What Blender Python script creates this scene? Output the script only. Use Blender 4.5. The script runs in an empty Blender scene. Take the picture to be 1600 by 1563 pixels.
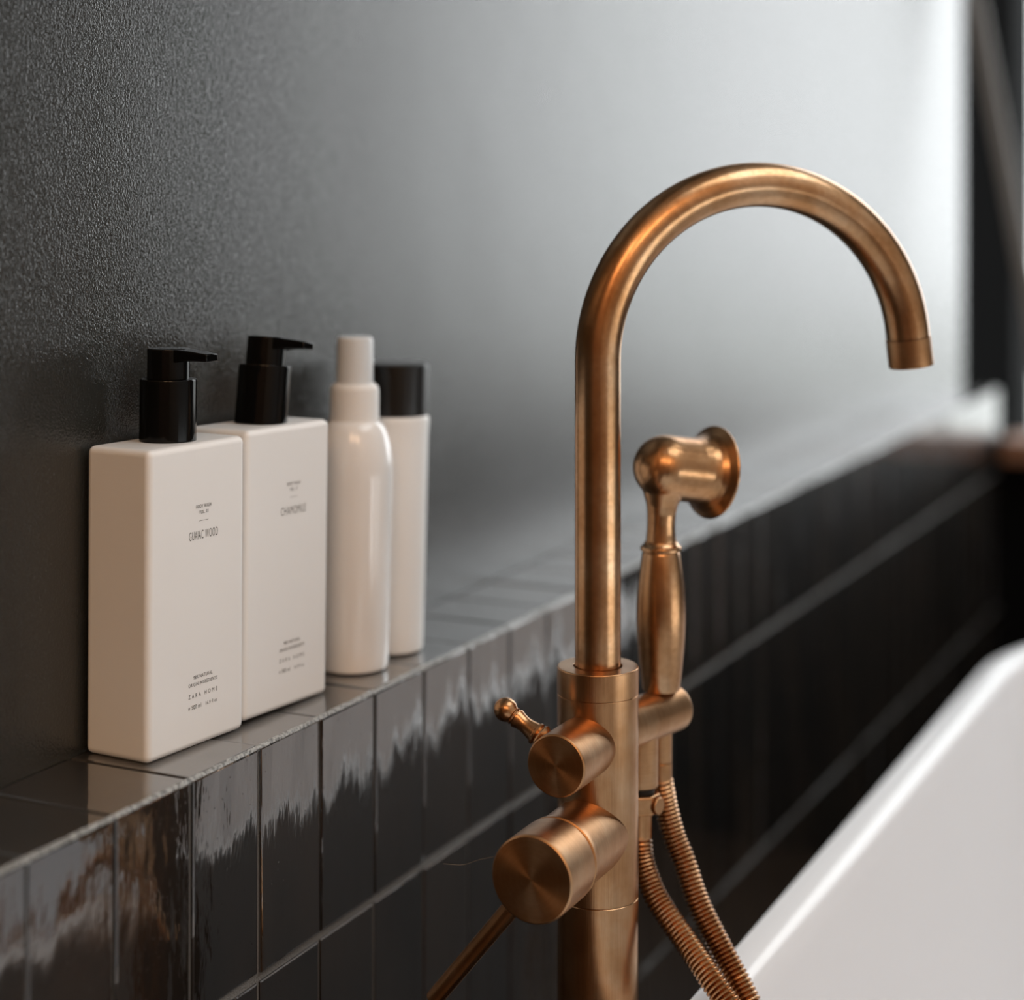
import bpy, bmesh, math, random
from mathutils import Vector, Matrix
random.seed(7)
C = bpy.context.scene.collection
SC = bpy.context.scene
TH = math.radians(25.45)

# ---------------------------------------------------------------- camera
cam_d = bpy.data.cameras.new('camera')
cam = bpy.data.objects.new('camera', cam_d); C.objects.link(cam)
cam.location = (0.5507, 0.0, 1.055)
cam.rotation_euler = (math.pi/2, 0, TH)
cam_d.sensor_fit = 'HORIZONTAL'; cam_d.sensor_width = 36; cam_d.lens = 65.25
cam_d.shift_y = -0.2947; cam_d.clip_start = 0.02
cam_d.dof.use_dof = True; cam_d.dof.focus_distance = 1.0; cam_d.dof.aperture_fstop = 3.0
SC.camera = cam
# ---------------------------------------------------------------- view / world
vs = SC.view_settings
SC.display_settings.display_device = 'sRGB'
vs.view_transform = 'Standard'; vs.look = 'None'; vs.gamma = 1; vs.use_curve_mapping = False
vs.exposure = 0.0
SC.cycles.use_denoising = True
SC.cycles.max_bounces = 8
SC.cycles.sample_clamp_indirect = 6.0
W = bpy.data.worlds.new('overcast_sky'); SC.world = W; W.use_nodes = True
nt = W.node_tree; nt.nodes.clear()
out = nt.nodes.new('ShaderNodeOutputWorld'); bg = nt.nodes.new('ShaderNodeBackground')
bg.inputs['Color'].default_value = (0.95, 0.985, 1.0, 1); bg.inputs['Strength'].default_value = 3.5
nt.links.new(bg.outputs[0], out.inputs[0])

def portal(name, loc, rot, sx, sy):
    l = bpy.data.lights.new(name, 'AREA'); l.shape = 'RECTANGLE'; l.size = sx; l.size_y = sy
    l.cycles.is_portal = True
    o = bpy.data.objects.new(name, l); C.objects.link(o); o.location = loc; o.rotation_euler = rot
# window opening in the end wall: x -.077-1.05, z .70-2.5
portal('daylight_portal', (0.4865, 2.95, 1.60), (-math.pi/2, 0, 0), 1.127, 1.8)
portal('daylight_portal', (2.44, 1.15, 0.36), (0, math.pi/2, 0), 0.52, 1.7)  # sky sampling for the added low window
portal('daylight_portal', (1.45, 1.20, 2.84), (0, 0, 0), 1.3, 1.9)  # sky sampling for the added roof opening

def lamp(name, loc, energy, color, size):
    l = bpy.data.lights.new(name, 'POINT'); l.energy = energy; l.color = color; l.shadow_soft_size = size
    o = bpy.data.objects.new(name, l); C.objects.link(o); o.location = loc
lamp('warm_fill_lamp', (0.75, -0.95, 2.1), 22, (1.0, 0.62, 0.35), 0.30)  # unseen lamp added to warm the bottles' near sides
lamp('warm_fill_lamp', (1.55, -0.75, 2.1), 22, (1.0, 0.62, 0.35), 0.30)  # second added warm lamp, out of view

# ---------------------------------------------------------------- materials
def mat(name, color, rough=0.5, metal=0.0, spec=None, ior=None, **kw):
    m = bpy.data.materials.new(name); m.use_nodes = True
    b = m.node_tree.nodes['Principled BSDF']
    b.inputs['Base Color'].default_value = (*color, 1)
    b.inputs['Roughness'].default_value = rough; b.inputs['Metallic'].default_value = metal
    if spec is not None: b.inputs['Specular IOR Level'].default_value = spec
    if ior: b.inputs['IOR'].default_value = ior
    for k, v in kw.items(): b.inputs[k].default_value = v
    return m
def N(m, t, **kw):
    n = m.node_tree.nodes.new(t)
    for k, v in kw.items(): setattr(n, k, v)
    return n
def L(m, a, b): m.node_tree.links.new(a, b)
def noise(m, scale, detail=2, vec=None, rough=0.5, stretch=None, coord='Object'):
    tc = N(m, 'ShaderNodeTexCoord'); v = vec or tc.outputs[coord]
    if stretch:
        mp = N(m, 'ShaderNodeMapping'); mp.inputs['Scale'].default_value = stretch
        L(m, v, mp.inputs['Vector']); v = mp.outputs[0]
    n = N(m, 'ShaderNodeTexNoise'); n.inputs['Scale'].default_value = scale
    n.inputs['Detail'].default_value = detail; n.inputs['Roughness'].default_value = rough
    L(m, v, n.inputs['Vector']); return n
def ramp(m, fac, stops):
    r = N(m, 'ShaderNodeValToRGB'); e = r.color_ramp.elements
    while len(e) < len(stops): e.new(0.5)
    for x, (p, c) in zip(e, stops): x.position = p; x.color = (*c, 1) if len(c) == 3 else c
    L(m, fac, r.inputs[0]); return r
def bump(m, h, dist, strength=1.0, chain=None):
    b = N(m, 'ShaderNodeBump'); b.inputs['Distance'].default_value = dist; b.inputs['Strength'].default_value = strength
    L(m, h, b.inputs['Height'])
    if chain: L(m, chain.outputs[0], b.inputs['Normal'])
    return b
def BS(m): return m.node_tree.nodes['Principled BSDF']

# satin dark paint with a fine orange-peel grain
M_wall = mat('dark_satin_paint', (0.022, 0.022, 0.019), 0.205, ior=1.62)
n1 = noise(M_wall, 850, 1.0, rough=0.6); n2 = noise(M_wall, 5, 2)
b1 = bump(M_wall, n1.outputs['Fac'], 0.00031); b2 = bump(M_wall, n2.outputs['Fac'], 0.001, chain=b1)
L(M_wall, b2.outputs[0], BS(M_wall).inputs['Normal'])
M_end = mat('black_wall_paint', (0.0025, 0.0025, 0.0025), 0.8, spec=0.05)
M_room = mat('warm_plaster', (0.34, 0.24, 0.165), 0.8)
n = noise(M_room, 2.5, 3); r = ramp(M_room, n.outputs['Fac'], [(0.3, (0.22, 0.135, 0.08)), (0.7, (0.30, 0.19, 0.12))])
L(M_room, r.outputs[0], BS(M_room).inputs['Base Color'])
M_rightw = mat('pale_plaster', (0.72, 0.71, 0.70), 0.8)
M_ceil = mat('ceiling_paint', (0.65, 0.63, 0.60), 0.9)
M_floor = mat('dark_timber_floor', (0.06, 0.035, 0.022), 0.45)
n = noise(M_floor, 6, 4, stretch=(8, 0.6, 1)); r = ramp(M_floor, n.outputs['Fac'], [(0.3, (0.035, 0.02, 0.012)), (0.7, (0.09, 0.055, 0.035))])
L(M_floor, r.outputs[0], BS(M_floor).inputs['Base Color'])
M_out = mat('pale_paving', (0.22, 0.22, 0.20), 0.9)
n = noise(M_out, 1.2, 3); r = ramp(M_out, n.outputs['Fac'], [(0.3, (0.40, 0.41, 0.39)), (0.7, (0.56, 0.56, 0.54))])
L(M_out, r.outputs[0], BS(M_out).inputs['Base Color'])

# handmade glazed tile
def tile_mat(name, ca, cb, wave, hz):
    m = mat(name, ca, 0.42, ior=hz, **{'Coat Weight': 1.0, 'Coat Roughness': 0.035, 'Coat IOR': 2.8})
    tc = N(m, 'ShaderNodeTexCoord'); oi = N(m, 'ShaderNodeObjectInfo')
    ml = N(m, 'ShaderNodeMath', operation='MULTIPLY'); ml.inputs[1].default_value = 37.0
    L(m, oi.outputs['Random'], ml.inputs[0])
    ad = N(m, 'ShaderNodeVectorMath', operation='ADD'); L(m, tc.outputs['Object'], ad.inputs[0]); L(m, ml.outputs[0], ad.inputs[1])
    v = ad.outputs[0]
    big = noise(m, 30, 1.5, vec=v, stretch=(1, 1.1, 0.5)); med = noise(m, 70, 3, vec=v, stretch=(1, 1.5, 0.4), rough=0.6)
    pit = noise(m, 420, 1, vec=v)
    pr = ramp(m, pit.outputs['Fac'], [(0.72, (0, 0, 0)), (0.80, (1, 1, 1))])
    b1 = bump(m, big.outputs['Fac'], wave); b2 = bump(m, med.outputs['Fac'], wave*0.18, chain=b1)
    b3 = bump(m, pr.outputs[0], 0.0001, 0.5, chain=b2)
    L(m, b3.outputs[0], BS(m).inputs['Normal']); L(m, b3.outputs[0], BS(m).inputs['Coat Normal'])
    col = noise(m, 16, 4, vec=v, stretch=(1, 1, 0.5))
    r = ramp(m, col.outputs['Fac'], [(0.35, ca), (0.62, cb)])
    vr = N(m, 'ShaderNodeMixRGB', blend_type='MULTIPLY'); vr.inputs[0].default_value = 1
    rr = ramp(m, oi.outputs['Random'], [(0, (0.6, 0.6, 0.62)), (1, (1.3, 1.25, 1.2))])
    L(m, r.outputs[0], vr.inputs[1]); L(m, rr.outputs[0], vr.inputs[2]); L(m, vr.outputs[0], BS(m).inputs['Base Color'])
    return m
M_tile = tile_mat('glazed_black_tile', (0.005, 0.0045, 0.0035), (0.017, 0.012, 0.008), 0.0013, 1.30)
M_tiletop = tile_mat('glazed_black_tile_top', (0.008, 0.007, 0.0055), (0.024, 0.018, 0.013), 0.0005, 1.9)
M_grout = mat('dark_grout', (0.15, 0.148, 0.14), 0.6)
n = noise(M_grout, 900, 3); L(M_grout, bump(M_grout, n.outputs['Fac'], 0.0008).outputs[0], BS(M_grout).inputs['Normal'])
M_bead = mat('pale_edge_grout', (0.20, 0.205, 0.20), 0.42)
n = noise(M_bead, 500, 4); r = ramp(M_bead, n.outputs['Fac'], [(0.35, (0.10, 0.104, 0.10)), (0.6, (0.42, 0.43, 0.42))])
L(M_bead, r.outputs[0], BS(M_bead).inputs['Base Color']); L(M_bead, bump(M_bead, n.outputs['Fac'], 0.0006).outputs[0], BS(M_bead).inputs['Normal'])

M_white = mat('satin_cream_plastic', (0.84, 0.84, 0.83), 0.42)
M_gloss = mat('gloss_white_plastic', (0.86, 0.855, 0.845), 0.12, **{'Coat Weight': 0.5})
M_black = mat('gloss_black_plastic', (0.003, 0.003, 0.003), 0.12, ior=1.4, spec=0.3)
M_cap = mat('satin_black_plastic', (0.008, 0.007, 0.006), 0.28, spec=0.4)
M_clear = mat('frosted_clear_plastic', (0.93, 0.97, 1.0), 0.20, ior=1.4, **{'Transmission Weight': 0.30})
M_ink = mat('dark_grey_ink', (0.035, 0.035, 0.033), 0.6)
M_inklight = mat('grey_ink', (0.09, 0.09, 0.085), 0.6)
M_tub = mat('white_acrylic', (0.85, 0.87, 0.90), 0.16)
M_sill = mat('brown_timber', (0.20, 0.09, 0.045), 0.5)
M_frame = mat('black_frame_paint', (0.012, 0.012, 0.012), 0.4)
M_bar = mat('dark_grey_steel', (0.20, 0.20, 0.195), 0.6)

def brass(name, kind):
    m = mat(name, (0.42, 0.215, 0.095), 0.27, metal=1.0)
    b = BS(m)
    if kind == 'long':      # brushed along local z
        n = noise(m, 60, 3, stretch=(22, 22, 0.6), rough=0.6)
    elif kind == 'disc':    # turned: rings about local z
        tc = N(m, 'ShaderNodeTexCoord'); sp = N(m, 'ShaderNodeSeparateXYZ'); L(m, tc.outputs['Object'], sp.inputs[0])
        cb = N(m, 'ShaderNodeCombineXYZ'); L(m, sp.outputs[0], cb.inputs[0]); L(m, sp.outputs[1], cb.inputs[1])
        ln = N(m, 'ShaderNodeVectorMath', operation='LENGTH'); L(m, cb.outputs[0], ln.inputs[0])
        cv = N(m, 'ShaderNodeCombineXYZ'); L(m, ln.outputs['Value'], cv.inputs[0])
        n = noise(m, 1500, 3, vec=cv.outputs[0])
    elif kind == 'ring':    # brushed round the axis (streaks change along local z)
        n = noise(m, 40, 3, stretch=(0.6, 0.6, 40), rough=0.6)
    else:
        n = noise(m, 300, 3)
    amt = {'long': 0.00006, 'disc': 0.00003, 'ring': 0.00004}.get(kind, 0.00003)
    L(m, bump(m, n.outputs['Fac'], amt).outputs[0], b.inputs['Normal'])
    pt = noise(m, 28, 4, rough=0.6)
    r = ramp(m, pt.outputs['Fac'], [(0.30, (0.40, 0.195, 0.080)), (0.5, (0.53, 0.295, 0.145)), (0.72, (0.64, 0.42, 0.25))])
    mx = N(m, 'ShaderNodeMixRGB', blend_type='MULTIPLY'); mx.inputs[0].default_value = 0.35
    rs = ramp(m, n.outputs['Fac'], [(0.3, (0.55, 0.5, 0.45)), (0.65, (1, 1, 1))])
    L(m, r.outputs[0], mx.inputs[1]); L(m, rs.outputs[0], mx.inputs[2]); L(m, mx.outputs[0], b.inputs['Base Color'])
    if kind in ('disc', 'ring'):
        b.inputs['Anisotropic'].default_value = 0.85 if kind == 'disc' else 0.6
        t = N(m, 'ShaderNodeTangent', direction_type='RADIAL', axis='Z'); L(m, t.outputs[0], b.inputs['Tangent'])
        b.inputs['Roughness'].default_value = 0.34
    return m
M_long = brass('brushed_bronze_lengthwise', 'long')
M_disc = brass('turned_bronze_disc', 'disc')
M_ring = brass('turned_bronze', 'ring')
M_brz = brass('aged_bronze', 'plain')
M_dark = mat('dark_gap', (0.02, 0.015, 0.01), 0.5, metal=0.6)

# ---------------------------------------------------------------- helpers
def link(name, me, m, parent=None, smooth=True):
    if m is not None: me.materials.append(m)
    for p in me.polygons: p.use_smooth = smooth
    if smooth: me.set_sharp_from_angle(angle=math.radians(40))
    o = bpy.data.objects.new(name, me); C.objects.link(o)
    if smooth and len(me.polygons) < 9000:
        w = o.modifiers.new('wn', 'WEIGHTED_NORMAL'); w.keep_sharp = True; w.weight = 80
    if parent is not None: o.parent = parent
    return o
def obj(name, bm, m, parent=None, smooth=True):
    me = bpy.data.meshes.new(name); bmesh.ops.recalc_face_normals(bm, faces=bm.faces[:]); bm.to_mesh(me); bm.free()
    return link(name, me, m, parent, smooth)
def tag(o, label=None, cat=None, group=None, kind=None):
    for k, v in (('label', label), ('category', cat), ('group', group), ('kind', kind)):
        if v: o[k] = v
    return o
def thing(name, label, cat, loc=(0, 0, 0), rot=(0, 0, 0)):
    o = bpy.data.objects.new(name, None); C.objects.link(o); o.location = loc; o.rotation_euler = rot
    o.empty_display_size = 0.02
    return tag(o, label, cat)
def box(bm, x0, x1, y0, y1, z0, z1, bev=0, seg=2):
    r = bmesh.ops.create_cube(bm, size=1)
    vs_ = r['verts']
    for v in vs_:
        v.co = Vector(((x0+x1)/2 + v.co.x*(x1-x0), (y0+y1)/2 + v.co.y*(y1-y0), (z0+z1)/2 + v.co.z*(z1-z0)))
    if bev:
        es = list({e for v in vs_ for e in v.link_edges})
        bmesh.ops.bevel(bm, geom=es, offset=bev, segments=seg, profile=0.5, affect='EDGES')
    return bm
def lathe(prof, seg=48, bm=None, mtx=None):
    """prof: (radius, z) list; radius 0 closes the end."""
    bm = bm or bmesh.new(); rings = []
    for r, z in prof:
        if r < 1e-7: rings.append([bm.verts.new((0, 0, z))])
        else: rings.append([bm.verts.new((r*math.cos(2*math.pi*k/seg), r*math.sin(2*math.pi*k/seg), z)) for k in range(seg)])
    new = [v for g in rings for v in g]
    for a, b in zip(rings, rings[1:]):
        for k in range(seg):
            k2 = (k+1) % seg
            if len(a) == 1 and len(b) == 1: continue
            if len(a) == 1: bm.faces.new((a[0], b[k], b[k2]))
            elif len(b) == 1: bm.faces.new((a[k], a[k2], b[0]))
            else: bm.faces.new((a[k], a[k2], b[k2], b[k]))
    if mtx is not None:
        for v in new: v.co = mtx @ v.co
    return bm
def rc(r, z, e, up=True, n=4):
    """rounded corner of radius e at outer radius r, end height z (up: top corner going from wall to cap)"""
    pts = []
    for i in range(n+1):
        a = math.pi/2*i/n
        pts.append((r-e+e*math.cos(a), z-e+e*math.sin(a)) if up else (r-e+e*math.sin(a), z+e-e*math.cos(a)))
    return pts
def cyl_prof(r, z0, z1, e=0.001):
    return [(0, z0)] + rc(r, z0, e, False) + rc(r, z1, e, True) + [(0, z1)]
def spline(pts, n):
    P = [Vector(p) for p in pts]; P = [2*P[0]-P[1]] + P + [2*P[-1]-P[-2]]; o = []
    for i in range(1, len(P)-2):
        for k in range(n):
            t = k/n; a, b, c, d = P[i-1:i+3]
            o.append(0.5*((2*b)+(c-a)*t+(2*a-5*b+4*c-d)*t*t+(3*b-a-3*c+d)*t**3))
    o.append(P[-2]); return o
def sweep(path, radii, seg=32, bm=None, cap=True):
    bm = bm or bmesh.new(); n = len(path)
    T = []
    for i in range(n):
        t = (path[min(i+1, n-1)] - path[max(i-1, 0)]); T.append(t.normalized())
    u = T[0].orthogonal().normalized(); rings = []
    for i in range(n):
        u = (u - T[i]*u.dot(T[i])).normalized(); w = T[i].cross(u)
        rings.append([bm.verts.new(path[i] + (u*math.cos(2*math.pi*k/seg) + w*math.sin(2*math.pi*k/seg))*radii[i]) for k in range(seg)])
    for a, b in zip(rings, rings[1:]):
        for k in range(seg): bm.faces.new((a[k], a[(k+1) % seg], b[(k+1) % seg], b[k]))
    if cap: bm.faces.new(rings[0][::-1]); bm.faces.new(rings[-1])
    return bm
def resample(path, step):
    d = [0]
    for a, b in zip(path, path[1:]): d.append(d[-1] + (b-a).length)
    n = int(d[-1]/step); o = []; j = 0
    for i in range(n+1):
        s = d[-1]*i/n
        while j < len(d)-2 and d[j+1] < s: j += 1
        t = (s-d[j])/max(d[j+1]-d[j], 1e-9); o.append(path[j].lerp(path[j+1], t))
    return o
def place_axis(o, loc, direction):
    """local +Z along direction"""
    o.location = loc; o.rotation_mode = 'QUATERNION'; o.rotation_quaternion = Vector(direction).to_track_quat('Z', 'Y')
    return o
def text_bm(bm, body, u, z, width, height, x, bold=0.0):
    """flat lettering in the plane x = const, reading along +y; u,z = centre; capital height given"""
    cu = bpy.data.curves.new('lettering', 'FONT'); cu.body = body; cu.size = 1; cu.offset = bold; cu.space_character = 1.14; cu.resolution_u = 3
    cu.align_x = 'LEFT'
    o = bpy.data.objects.new('lettering', cu); C.objects.link(o)
    bpy.context.view_layer.update()
    me = bpy.data.meshes.new_from_object(o.evaluated_get(bpy.context.evaluated_depsgraph_get()))
    xs = [v.co.x for v in me.vertices]; ys = [v.co.y for v in me.vertices]
    x0, x1 = min(xs), max(xs); y1 = 0.7
    for v in me.vertices:
        v.co = Vector((x, u + ((v.co.x-x0)/(x1-x0)-0.5)*width, z + (v.co.y/y1-0.5)*height))
    bm.from_mesh(me)
    bpy.data.objects.remove(o); bpy.data.curves.remove(cu); bpy.data.meshes.remove(me)

# ---------------------------------------------------------------- room shell
def struct(name, bm, m, parent=None):
    o = obj(name, bm, m, parent, smooth=False)
    if parent is None: o['kind'] = 'structure'
    return o
WX = -0.077
struct('wall_left', box(bmesh.new(), WX-0.15, WX, -2.0, 3.0, 0, 2.7), M_wall)
bm = bmesh.new()
box(bm, 1.05, 2.45, 2.90, 2.95, 0, 2.7)
box(bm, WX, 1.05, 2.90, 2.95, 0, 0.655); box(bm, WX, 1.05, 2.90, 2.95, 2.50, 2.7)
struct('wall_end', bm, M_end)
bm = bmesh.new()   # wall with a low opening for the added, unseen window
box(bm, 2.30, 2.40, -2.0, 0.3, 0, 2.7); box(bm, 2.30, 2.40, 2.0, 2.95, 0, 2.7)
box(bm, 2.30, 2.40, 0.3, 2.0, 0, 0.10); box(bm, 2.30, 2.40, 0.3, 2.0, 0.62, 2.7)
struct('wall_right', bm, M_rightw)
struct('wall_front', box(bmesh.new(), WX-0.15, 2.45, -2.15, -2.0, 0, 2.7), M_room)
struct('floor', box(bmesh.new(), WX-0.15, 2.45, -2.15, 3.05, -0.1, 0), M_floor)
bm = bmesh.new()   # ceiling with an unseen roof opening added to light the tub, x .8-2.1, y .25-2.15
box(bm, WX-0.15, 0.8, -2.15, 3.05, 2.7, 2.8); box(bm, 2.1, 2.45, -2.15, 3.05, 2.7, 2.8)
box(bm, 0.8, 2.1, -2.15, 0.25, 2.7, 2.8); box(bm, 0.8, 2.1, 2.15, 3.05, 2.7, 2.8)
struct('ceiling', bm, M_ceil)
# windows
w1 = bpy.data.objects.new('window_1', None); C.objects.link(w1); w1['kind'] = 'structure'
bm = bmesh.new()
box(bm, 1.01, 1.05, 2.895, 2.93, 0.70, 2.50)
box(bm, WX, 1.01, 2.895, 2.93, 2.46, 2.50); box(bm, WX, 1.01, 2.90, 2.93, 0.655, 0.688)
obj('window_frame', bm, M_frame, w1, False)
obj('window_sill', box(bmesh.new(), 0.012, 1.09, 2.85, 2.96, 0.655, 0.690, 0.004), M_sill, w1, False)
w2 = bpy.data.objects.new('added_low_window', None); C.objects.link(w2); w2['kind'] = 'structure'  # out of view, added to brighten the shower grip and bottle fronts
bm = bmesh.new()
for a, b in ((0.30, 0.33), (1.14, 1.17), (1.97, 2.00)): box(bm, 2.33, 2.37, a, b, 0.10, 0.62)
box(bm, 2.33, 2.37, 0.33, 1.97, 0.10, 0.13); box(bm, 2.33, 2.37, 0.33, 1.97, 0.59, 0.62)
obj('window_frame', bm, M_frame, w2, False)
o = obj('pillar', box(bmesh.new(), -0.75, -0.207, 4.20, 4.45, -0.3, 3.4, 0.01), M_end, None, False)
tag(o, 'dark square pillar standing outside the window at the end of the grey wall', 'pillar')
# outdoors: paving and a far hedge, seen only as reflections in the walls
o = struct('ground_outside', box(bmesh.new(), -14, 16, 2.96, 22, -0.4, -0.3), M_out)
# diagonal bar across the corner of the end wall
bm = bmesh.new(); box(bm, -0.013, 0.013, -0.006, 0.006, -0.75, 0.75, 0.002, 1)
o = obj('diagonal_bar', bm, M_bar, None, False)
o.location = (0.005, 2.872, 1.163+0.28); dx, dz = 0.0712, -0.391
o.location.x -= 0.0712/0.391*0.28
o.rotation_euler = (0, math.atan2(dx, dz) + math.pi, 0)
tag(o, 'dark grey steel bar running diagonally across the dark end wall beside the window', 'bar')

# ---------------------------------------------------------------- tiled ledge (setting)
TW, LT = 0.0625, 0.761
ledge = bpy.data.objects.new('ledge_wall', None); C.objects.link(ledge)
ledge['kind'] = 'structure'; ledge['label'] = 'low boxed ledge clad in dark glazed handmade tiles along the left wall'
obj('grout_bed', box(bmesh.new(), WX, -0.0014, -0.9, 2.9, 0, LT-0.0014), M_grout, ledge, False)
ROWS = [(0.6376, LT-0.0008), (0.4296, 0.6350), (0.2216, 0.4270), (0.0136, 0.2190)]
Y0 = 0.654 - 14*TW
def tile_mesh(dx, dy, dz, seed, top=False):
    rnd = random.Random(seed); bm = bmesh.new()
    g = 0.0011
    box(bm, -dx, 0, -dy/2+g, dy/2-g, -dz/2+g, dz/2-g) if not top else box(bm, -dx, 0, -dy/2+g, dy/2-g, -dz, 0)
    for v in bm.verts:
        v.co += Vector((rnd.uniform(-1, 1)*0.0003, rnd.uniform(-1, 1)*0.0003, rnd.uniform(-1, 1)*0.0003))
    # bevel only the glazed face's rim
    es = [e for e in bm.edges if (all(v.co.x > -dx*0.3 for v in e.verts) if not top else all(v.co.z > -dz*0.3 for v in e.verts))]
    bmesh.ops.bevel(bm, geom=es, offset=0.0011, segments=2, profile=0.6, affect='EDGES')
    me = bpy.data.meshes.new('tile'); bmesh.ops.recalc_face_normals(bm, faces=bm.faces[:]); bm.to_mesh(me); bm.free()
    me.materials.append(M_tiletop if top else M_tile)
    for p in me.polygons: p.use_smooth = False
    return me
face_meshes = {i: [tile_mesh(0.008, TW, b-a, 100*i+k) for k in range(5)] for i, (a, b) in enumerate(ROWS)}
top_meshes = [tile_mesh(abs(WX)-0.0016, TW, 0.007, 900+k, True) for k in range(5)]
rnd = random.Random(3)
for j in range(50):
    yc = Y0 + (j+0.5)*TW
    cut = 1.0
    if yc + TW/2 > 2.9:      # cut tile filling the last gap before the end wall
        y0 = yc - TW/2
        if 2.9 - y0 < 0.01: break
        cut = (2.9-y0)/TW; yc = (2.9+y0)/2
    o = bpy.data.objects.new('tile', rnd.choice(top_meshes)); C.objects.link(o); o.parent = ledge
    o.scale.y = cut
    o.location = (-0.0014, yc, LT + rnd.uniform(-0.0003, 0.0003)); o.rotation_euler = (rnd.uniform(-.006, .006), rnd.uniform(-.003, .003), 0)
    for i, (a, b) in enumerate(ROWS):
        o = bpy.data.objects.new('tile', rnd.choice(face_meshes[i])); C.objects.link(o); o.parent = ledge
        o.scale.y = cut
        o.location = (rnd.uniform(-0.0004, 0.0004), yc + rnd.uniform(-.0003, .0003), (a+b)/2)
        o.rotation_euler = (0, rnd.uniform(-.006, .006), rnd.uniform(-.010, .010))
    if cut < 1: break
# uneven pale bead of grout and glaze along the outer corner
bm = bmesh.new(); rnd = random.Random(5)
path = []; rad = []
y = Y0
while y < 2.89:
    path.append(Vector((-0.0019 + rnd.uniform(-.0001, .0001), y, LT-0.0019 + rnd.uniform(-.0001, .0001)))); rad.append(0.0019 + rnd.uniform(-.00025, .00015)); y += 0.007
sweep(path, rad, 8, bm)
obj('corner_bead', bm, M_bead, ledge)

# ---------------------------------------------------------------- bath
def rrect(x0, x1, y0, y1, r, n=14):
    pts = []
    for cx, cy, a0 in ((x1-r, y1-r, 0), (x0+r, y1-r, 90), (x0+r, y0+r, 180), (x1-r, y0+r, 270)):
        for k in range(n+1):
            a = math.radians(a0 + 90*k/n); pts.append((cx+r*math.cos(a), cy+r*math.sin(a)))
    return pts
RIM = 0.600
prof = [(0.16, 0.02), (0.15, 0.03), (0.10, 0.20), (0.045, 0.42), (0.010, 0.57), (0.002, 0.583), (0.0, 0.590), (0.0005, 0.5955), (0.003, 0.599), (0.007, RIM),
        (0.019, RIM-0.0005), (0.0225, 0.5985), (0.0252, 0.596), (0.0272, 0.592), (0.030, 0.58), (0.040, 0.52), (0.060, 0.40), (0.095, 0.25), (0.13, 0.18), (0.18, 0.155), (0.25, 0.15)]
bm = bmesh.new(); loops = []
for ins, z in prof:
    loops.append([bm.verts.new((x, y, z)) for x, y in rrect(0.1857+ins, 0.9857-ins, 0.35+ins, 2.12-ins, max(0.30-ins, 0.06))])
n = len(loops[0])
for a, b in zip(loops, loops[1:]):
    for k in range(n): bm.faces.new((a[k], a[(k+1) % n], b[(k+1) % n], b[k]))
bm.faces.new(loops[0][::-1]); bm.faces.new(loops[-1])
t = thing('bathtub', 'white freestanding bathtub with a flat rim beside the bronze tap', 'bathtub', (0.5857, 1.235, 0))
o = obj('tub_shell', bm, M_tub, t); o.location = (-0.5857, -1.235, 0)
bm = lathe([(0, 0.158), (0.028, 0.158), (0.032, 0.1555), (0.032, 0.149)], 32)
o = obj('drain', bm, M_brz, t)

# ---------------------------------------------------------------- bronze floor-standing tap
FX, FY = 0.1472, 0.9598
tap = thing('bath_tap', 'tall aged bronze floor-standing bath tap with a curved spout between ledge and bathtub', 'tap', (FX, FY, 0))
R0 = 0.02277
obj('floor_flange', lathe([(0, 0), (0.045, 0), (0.046, 0.003), (0.042, 0.010), (0.026, 0.014), (0, 0.014)]), M_brz, tap)
obj('column', lathe([(0, 0.010)] + [(R0, 0.010), (R0, 0.6643), (R0-0.0003, 0.6646), (0, 0.6646)]), M_long, tap)
obj('valve_body', lathe([(0, 0.6648), (R0-0.0003, 0.6648), (R0, 0.6651), (R0, 0.7778), (R0-0.0002, 0.7780), (0, 0.7780)], 64), M_long, tap)
obj('top_collar', lathe([(0, 0.7781), (R0-0.0002, 0.7781), (R0+0.0001, 0.7783)] + rc(R0+0.0001, 0.7932, 0.0008) + [(0.0140, 0.7932), (0.0135, 0.7925), (0.0135, 0.785), (0, 0.785)], 64), M_long, tap)
# spout: straight riser, half-circle, short drop
SA = math.radians(44.1); sd = Vector((math.cos(SA), math.sin(SA), 0)); SR = 0.0990; zc = 0.9640
path = [Vector((0, 0, 0.786)), Vector((0, 0, 0.82)), Vector((0, 0, 0.87)), Vector((0, 0, 0.92)), Vector((0, 0, 0.95))]
A1 = 174
for k in range(0, 59):
    a = math.radians(A1*k/58); path.append(sd*(SR-SR*math.cos(a)) + Vector((0, 0, zc+SR*math.sin(a))))
endd = (path[-1]-path[-2]).normalized()
path.append(path[-1] + endd*0.002)
o = obj('spout', sweep(path, [0.0129]*len(path), 40), M_brz, tap)
tipc = path[-1]
aer = lathe([(0.0118, 0), (0.0133, 0.0003), (0.0133, 0.0003), (0.01335, 0.0165), (0.0128, 0.0172), (0.0112, 0.0172), (0.0108, 0.013), (0, 0.013)], 48)
o = obj('spout_tip', aer, M_ring, tap); place_axis(o, tipc + endd*0.0002, endd)

# handles point along -y (toward the room): a cap disc, its barrel, and a lever
def handle(z, parts):
    pass
def barrel(name, z, r, prof, m, parent=tap, seg=64):
    o = obj(name, lathe(prof, seg), m, parent); place_axis(o, (0, 0, z), (0, -1, 0)); return o
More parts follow.
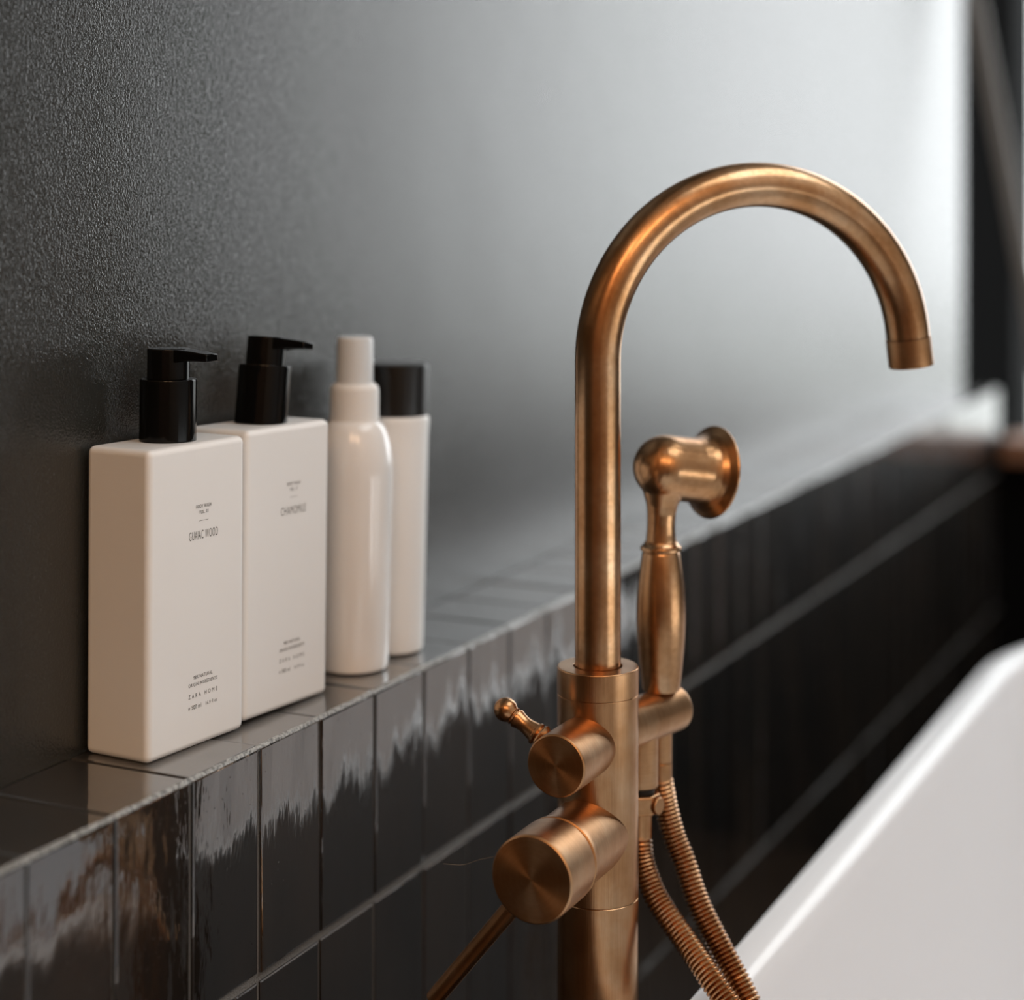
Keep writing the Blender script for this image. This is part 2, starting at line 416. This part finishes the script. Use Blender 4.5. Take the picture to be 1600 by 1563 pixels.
# upper diverter
zU, rU, LU = 0.7526, 0.0169, 0.058
dv = barrel('diverter_knob', zU, rU, [(0, 0.012), (rU, 0.012), (rU, LU-0.0012), (rU-0.0003, LU-0.0005), (rU-0.0009, LU-0.0001)], M_ring)
barrel('end_disc', zU, rU, [(rU-0.0009, LU-0.0001), (rU*0.6, LU), (rU*0.3, LU), (0, LU)], M_disc)
ld = Vector((-0.0371, 0, 0.0219)).normalized()
prof = [(0.0040, 0.0145), (0.0062, 0.0165), (0.0072, 0.0185), (0.0062, 0.0198), (0.0056, 0.0203), (0.0064, 0.0210), (0.0062, 0.0222), (0.0054, 0.0228),
        (0.0050, 0.0250), (0.0045, 0.0275), (0.0043, 0.0300), (0.0046, 0.0325), (0.0052, 0.0345), (0.0053, 0.0354), (0.0044, 0.0360), (0.0045, 0.0366), (0.0052, 0.0372), (0.0046, 0.0379)]
for k in range(1, 13):
    a = math.pi*(0.20 + 0.80*k/12); prof.append((max(0.0066*math.sin(a), 0), 0.0431 - 0.0066*math.cos(a)))
prof[-1] = (0, prof[-1][1])
o = obj('diverter_lever', lathe([(0, 0.0145)] + prof, 32), M_brz, tap); place_axis(o, (0, -0.042, zU), ld)
# lower mixer
zM, rM, LM = 0.7022, 0.0232, 0.0888
barrel('mixer_barrel', zM, rM, [(0, 0.004), (0.0215, 0.004), (0.0214, LM-0.0362), (0.0228, LM-0.0355), (0.0229, LM-0.0330), (0.0220, LM-0.0322), (0.0208, LM-0.0320), (0.0208, LM-0.0308), (0, LM-0.0308)], M_ring)
barrel('mixer_cap', zM, rM, [(0, LM-0.0310), (rM-0.0014, LM-0.0310), (rM, LM-0.0298), (rM, LM-0.0014), (rM-0.0004, LM-0.0006), (rM-0.0011, LM-0.0001)], M_ring)
barrel('end_disc', zM, rM, [(rM-0.0011, LM-0.0001), (rM*0.6, LM), (rM*0.3, LM), (0, LM)], M_disc)
hd = Vector((-0.0634, 0, -0.078)).normalized()
o = obj('mixer_lever', lathe([(0, 0.020)] + [(0.0050, 0.020)] + rc(0.0050, 0.1015, 0.0008) + [(0, 0.1015)], 32), M_long, tap); place_axis(o, (0, -0.0755, zM), hd)

# cradle arm and its outlets
AD = Vector((0.2176, 0.9763, 0)).normalized()
zA, rA = 0.7530, 0.0136
o = obj('cradle_arm', lathe([(0, 0.010), (rA, 0.010), (rA, 0.072)] + [(rA-0.0025+0.0025*math.cos(a), 0.0765+0.0025*math.sin(a)) for a in [math.pi/2*k/6 for k in range(7)]] + [(0, 0.079)], 48), M_ring, tap)
place_axis(o, (0, 0, zA), AD)
p1 = AD*0.042; p2 = AD*0.064
o = obj('hose_outlet', lathe([(0, 0.7152), (0.0095, 0.7152), (0.0105, 0.7160), (0.0105, 0.745), (0, 0.745)], 40), M_ring, tap); o.location = (p1.x, p1.y, 0)
o = obj('outlet_neck', lathe([(0, 0.7120), (0.0086, 0.7120), (0.0086, 0.7155), (0, 0.7155)], 40), M_dark, tap); o.location = (p1.x, p1.y, 0)
o = obj('cradle_socket', lathe([(0, 0.7240), (0.0060, 0.7240), (0.0065, 0.7245), (0.0065, 0.745), (0, 0.745)], 40), M_ring, tap); o.location = (p2.x, p2.y, 0)

# ---------------------------------------------------------------- hand shower in the cradle
HX, HY = FX + p2.x, FY + p2.y
hs = thing('hand_shower', 'bronze hand shower resting upright in the tap cradle with a ribbed hose', 'hand shower', (HX, HY, 0.7660))
Z = lambda z: z - 0.7660
obj('grip', lathe([(0, Z(0.7662)), (0.0104, Z(0.7662)), (0.0112, Z(0.7670)), (0.0121, Z(0.775)), (0.0134, Z(0.788)), (0.01425, Z(0.800)), (0.0145, Z(0.808)), (0.0144, Z(0.816)), (0.0137, Z(0.828)), (0.0124, Z(0.838)), (0.0112, Z(0.8462)), (0.0106, Z(0.8475)), (0, Z(0.8475))], 48), M_brz, hs)
obj('collar', lathe([(0, Z(0.8475))] + [(0.0106, Z(0.8475)), (0.0120, Z(0.8483)), (0.0122, Z(0.8495)), (0.0118, Z(0.8507)), (0.0104, Z(0.8515)), (0.0094, Z(0.8535)), (0, Z(0.8535))], 48), M_brz, hs)
HA = math.radians(55.4); hdv = Vector((math.cos(HA), math.sin(HA), -0.16)).normalized()
hc = Vector((0.0022, 0.001, Z(0.8970)))
# neck + globe + cup as one cast head, joined by a voxel-free overlap of two surfaces
npz = [Vector((0, 0, Z(0.8530))), Vector((0, 0, Z(0.858))), Vector((0.0001, 0, Z(0.864))), Vector((0.0003, 0, Z(0.870))), Vector((0.0006, 0, Z(0.875))), Vector((0.001, 0, Z(0.880))), Vector((0.0016, 0.0005, Z(0.886)))]
bm = sweep(npz, [0.0091, 0.0085, 0.0083, 0.0085, 0.0093, 0.0112, 0.014], 32)
q = hdv.to_track_quat('Z', 'Y').to_matrix().to_4x4(); mt = Matrix.Translation(hc) @ q
rH = 0.0190; pr = [(0, -rH)] + [(rH*math.sin(math.pi/2*k/10), -rH*math.cos(math.pi/2*k/10)) for k in range(1, 11)]
pr += [(0.0190, 0.008), (0.0191, 0.018), (0.0196, 0.023), (0.0208, 0.0268), (0.0232, 0.0300), (0.0262, 0.0322), (0.0276, 0.0332), (0.0279, 0.0342), (0.0272, 0.0349), (0.0250, 0.0345), (0.0246, 0.0320), (0, 0.0315)]
lathe(pr, 56, bm, mt)
o = obj('shower_head', bm, M_brz, hs)
rm = o.modifiers.new('fuse', 'REMESH'); rm.mode = 'VOXEL'; rm.voxel_size = 0.00055; rm.use_smooth_shade = True
sm = o.modifiers.new('soften', 'SMOOTH'); sm.iterations = 6; sm.factor = 0.5
# spray face plate
bm = lathe([(0, 0.0332), (0.0235, 0.0332), (0.0240, 0.0322), (0.0240, 0.0312)], 40)
for k in range(18):
    a = 2*math.pi*k/18*2; rr = 0.008 if k < 9 else 0.017
    lathe([(0.0010, 0.0330), (0.0009, 0.0340), (0, 0.0341)], 8, bm, Matrix.Translation((rr*math.cos(a), rr*math.sin(a)+0, 0)))
for v in bm.verts: v.co = mt @ v.co
obj('spray_plate', bm, M_dark, hs)
def down(x, y): return lambda z: Vector((x-HX, y-HY, Z(z)))
o = obj('hose_nut', lathe([(0, Z(0.7128)), (0.0060, Z(0.7128)), (0.0065, Z(0.7134)), (0.0065, Z(0.7228)), (0.0060, Z(0.7238)), (0, Z(0.7238))], 40), M_ring, hs)
bm = bmesh.new(); pts = [(0.0112, 0.7008), (0.0122, 0.7014), (0.0122, 0.7110), (0.0112, 0.7118)]
lathe([(0, Z(0.7008))] + [(r, Z(z)) for r, z in pts] + [(0, Z(0.7118))], 8, bm)
o = obj('angle_nut', bm, M_brz, hs, False); o.location = (FX+p1.x-HX, FY+p1.y-HY, 0); o.rotation_euler = (0, 0, 0.2)
bv = o.modifiers.new('bevel', 'BEVEL'); bv.width = 0.0006; bv.segments = 2
o = obj('hose_ferrule', lathe([(0, Z(0.6850)), (0.0064, Z(0.6850)), (0.0069, Z(0.6856)), (0.0069, Z(0.7012)), (0, Z(0.7012))], 40), M_long, hs); o.location = (FX+p1.x-HX, FY+p1.y-HY, 0)
o = obj('valve_boss', lathe([(0, 0.004), (0.0046, 0.004), (0.0050, 0.0046), (0.0050, 0.0132), (0.0045, 0.0138), (0, 0.0138)], 32), M_ring, hs)
place_axis(o, (FX+p1.x-HX, FY+p1.y-HY, Z(0.7062)), (0.85, -0.20, 0))
# hose: from the grip socket down over the bath rim, a loop inside the bath, back up to the valve outlet
hp = [(HX, HY, 0.7135), (0.1640, 1.0224, 0.6983), (0.1696, 1.0202, 0.6827), (0.1771, 1.0171, 0.6699), (0.1885, 1.0104, 0.6495), (0.2028, 1.0039, 0.6311),
      (0.2178, 0.9967, 0.6139), (0.2316, 0.9900, 0.5960), (0.2500, 0.9850, 0.565), (0.2700, 0.9840, 0.520), (0.2850, 0.9830, 0.470), (0.2960, 0.9750, 0.430),
      (0.3000, 0.9520, 0.405), (0.2960, 0.9260, 0.425), (0.2850, 0.9180, 0.470), (0.2700, 0.9300, 0.520), (0.2540, 0.9480, 0.562), (0.2370, 0.9640, 0.592),
      (0.2240, 0.9725, 0.6060), (0.2091, 0.9781, 0.6195), (0.1905, 0.9859, 0.6355), (0.1711, 0.9933, 0.6526), (0.1625, 0.9975, 0.6640), (0.1580, 0.9998, 0.6745), (FX+p1.x, FY+p1.y, 0.6860)]
hp = [Vector((a-HX, b-HY, Z(c))) for a, b, c in hp]
pitch = 0.0026; sp = resample(spline(hp, 12), pitch/5)
rad = [(0.0062, 0.0070, 0.0072, 0.0070, 0.0054)[i % 5] for i in range(len(sp))]
obj('hose', sweep(sp, rad, 20), M_brz, hs)

# ---------------------------------------------------------------- bottles
def rounded(w, d, h, e, m, parent, name, seg=5):
    return obj(name, box(bmesh.new(), -d/2, d/2, -w/2, w/2, 0, h, e, seg), m, parent)
def pump(parent, y0, h, tilt, length):
    pm = obj('pump_collar', lathe([(0, -0.0012), (0.0150, -0.0012), (0.0154, -0.0004), (0.0154, 0.0325), (0.0150, 0.0334), (0.0122, 0.0334), (0, 0.0334)], 48), M_black, parent)
    pm.location = (-0.0005, y0, h); pm.rotation_euler = (tilt, 0, 0)
    bm = lathe([(0, 0.033), (0.0116, 0.033), (0.0116, 0.0478)] + rc(0.0116, 0.0500, 0.0008) + [(0, 0.0500)], 40)
    # spout paddle growing out of the head toward +x, thinner toward its tip
    vb = [(0.000, 0.0072, 0.0425, 0.0499), (0.010, 0.0070, 0.0428, 0.0498), (0.018, 0.0056, 0.0438, 0.0492), (length, 0.0048, 0.0438, 0.0480)]
    secs = [[bm.verts.new((x, s*w, z)) for s, z in ((-1, z0), (1, z0), (1, z1), (-1, z1))] for x, w, z0, z1 in vb]
    for a, b in zip(secs, secs[1:]):
        for k in range(4): bm.faces.new((a[k], a[(k+1) % 4], b[(k+1) % 4], b[k]))
    bm.faces.new(secs[0][::-1]); bm.faces.new(secs[-1])
    hdn = obj('pump_head', bm, M_black, pm)
    bv = hdn.modifiers.new('bevel', 'BEVEL'); bv.width = 0.0006; bv.segments = 2; bv.limit_method = 'ANGLE'; bv.angle_limit = 0.7
    return pm
def dispenser(label, loc, rot, scent, vol, ink, pump_tilt, y0, length):
    t = thing('soap_dispenser', label, 'bottle', loc, rot)
    h = 0.1625
    rounded(0.080, 0.0435, h, 0.0038, M_white, t, 'bottle_body', 5)
    pump(t, y0, h, pump_tilt, length)
    X = 0.02187; u = 0.0042
    for args in (('BODY WASH', u, 0.1285, 0.0125, 0.0019, 0.004), (vol, u, 0.1253, 0.0075, 0.0019, 0.004), (scent, u, 0.1133, 0.0240, 0.0047, -0.008),
                 ('98% NATURAL', u, 0.0375, 0.0158, 0.0019, 0.0), ('ORIGIN INGREDIENTS', u, 0.0338, 0.0240, 0.0019, 0.0), ('Z A R A   H O M E', u, 0.0278, 0.0240, 0.0022, 0.0),
                 ('\u212e 500 ml', u-0.0068, 0.0218, 0.0105, 0.0023, 0.0), ('16.9 fl oz', u+0.0072, 0.0218, 0.0095, 0.0019, 0.0)):
        bm = bmesh.new(); text_bm(bm, *args[:5], X, args[5]); obj('printed_lettering', bm, ink, t, False)
    obj('printed_line', box(bmesh.new(), X, X+0.00002, u-0.0038, u+0.0038, 0.12065, 0.12080), ink, t, False)
    return t
dispenser('cream rectangular body wash dispenser printed GUAIAC WOOD, nearest on the tiled ledge', (-0.0505, 0.8273, LT+0.0002), (math.radians(-0.4), 0, math.radians(-4.4)), 'GUAIAC WOOD', 'VOL. 01', M_ink, math.radians(-0.5), 0.0008, 0.0300)
dispenser('cream rectangular body wash dispenser printed CHAMOMILE, second along the tiled ledge', (-0.0477, 0.9114, LT+0.0006), (math.radians(-1.1), 0, math.radians(-4.1)), 'CHAMOMILE', 'VOL. 17', M_inklight, math.radians(-6.5), 0.0015, 0.0300)

t = thing('spray_bottle', 'glossy white round spray bottle with a pale translucent cap behind the two rectangular dispensers', 'bottle', (-0.0388, 1.0059, LT+0.0004), (math.radians(-1.0), 0, 0))
prof = [(0, 0.0006), (0.0195, 0.0), (0.0216, 0.0010), (0.0226, 0.0035), (0.0236, 0.08), (0.0242, 0.118)]
for k in range(1, 13):
    a = math.pi/2*k/12; prof.append((0.0142 + 0.0100*math.cos(a), 0.122 + 0.033*math.sin(a)))
prof += [(0.0125, 0.1552), (0.0125, 0.158), (0, 0.158)]
obj('bottle_body', lathe(prof, 64), M_gloss, t)
obj('spray_collar', lathe([(0, 0.1530), (0.0150, 0.1530), (0.0155, 0.1536), (0.0153, 0.1735), (0.0145, 0.1760), (0.0125, 0.1778), (0, 0.1778)], 48), M_white, t)
obj('spray_nozzle', lathe([(0, 0.1775), (0.0095, 0.1775), (0.0088, 0.184), (0.0083, 0.198), (0.0078, 0.2015), (0, 0.2020)], 40), M_white, t)
o = obj('clear_cap', lathe([(0.0116, 0.1778), (0.0113, 0.2040), (0.0108, 0.2062), (0.0095, 0.2070), (0, 0.2070), (0, 0.2058), (0.0090, 0.2058), (0.0101, 0.2045), (0.0104, 0.1778)], 48), M_clear, t)
o['label'] = 'clear frosted plastic cap'

t = thing('shampoo_bottle', 'round white bottle with a wide black cap, farthest of the four on the ledge', 'bottle', (-0.0404, 1.0570, LT+0.0004), (math.radians(-1.5), 0, 0))
obj('bottle_body', lathe([(0, 0.0006), (0.0185, 0.0), (0.0208, 0.0010), (0.0215, 0.0035), (0.0232, 0.140), (0.0238, 0.1485), (0.0236, 0.1510), (0.0225, 0.1522), (0, 0.1522)], 64), M_white, t)
obj('bottle_cap', lathe([(0, 0.1524), (0.0219, 0.1524), (0.0222, 0.1530), (0.0230, 0.1835), (0.0228, 0.1855), (0.0216, 0.1862), (0.0, 0.1862)], 64), M_cap, t)

# stray fibre on the mixer cap
hpts = [Vector((0.0877, 0.8871, 0.6964)), Vector((0.1010, 0.8835, 0.6990)), Vector((0.1130, 0.8790, 0.7050)), Vector((0.1245, 0.8740, 0.7100))]
o = obj('stray_hair', sweep(spline(hpts, 6), [0.00009]*19, 6), mat('fibre', (0.35, 0.28, 0.2), 0.5))
tag(o, 'fine stray hair clinging to the left edge of the lower tap knob', 'hair')
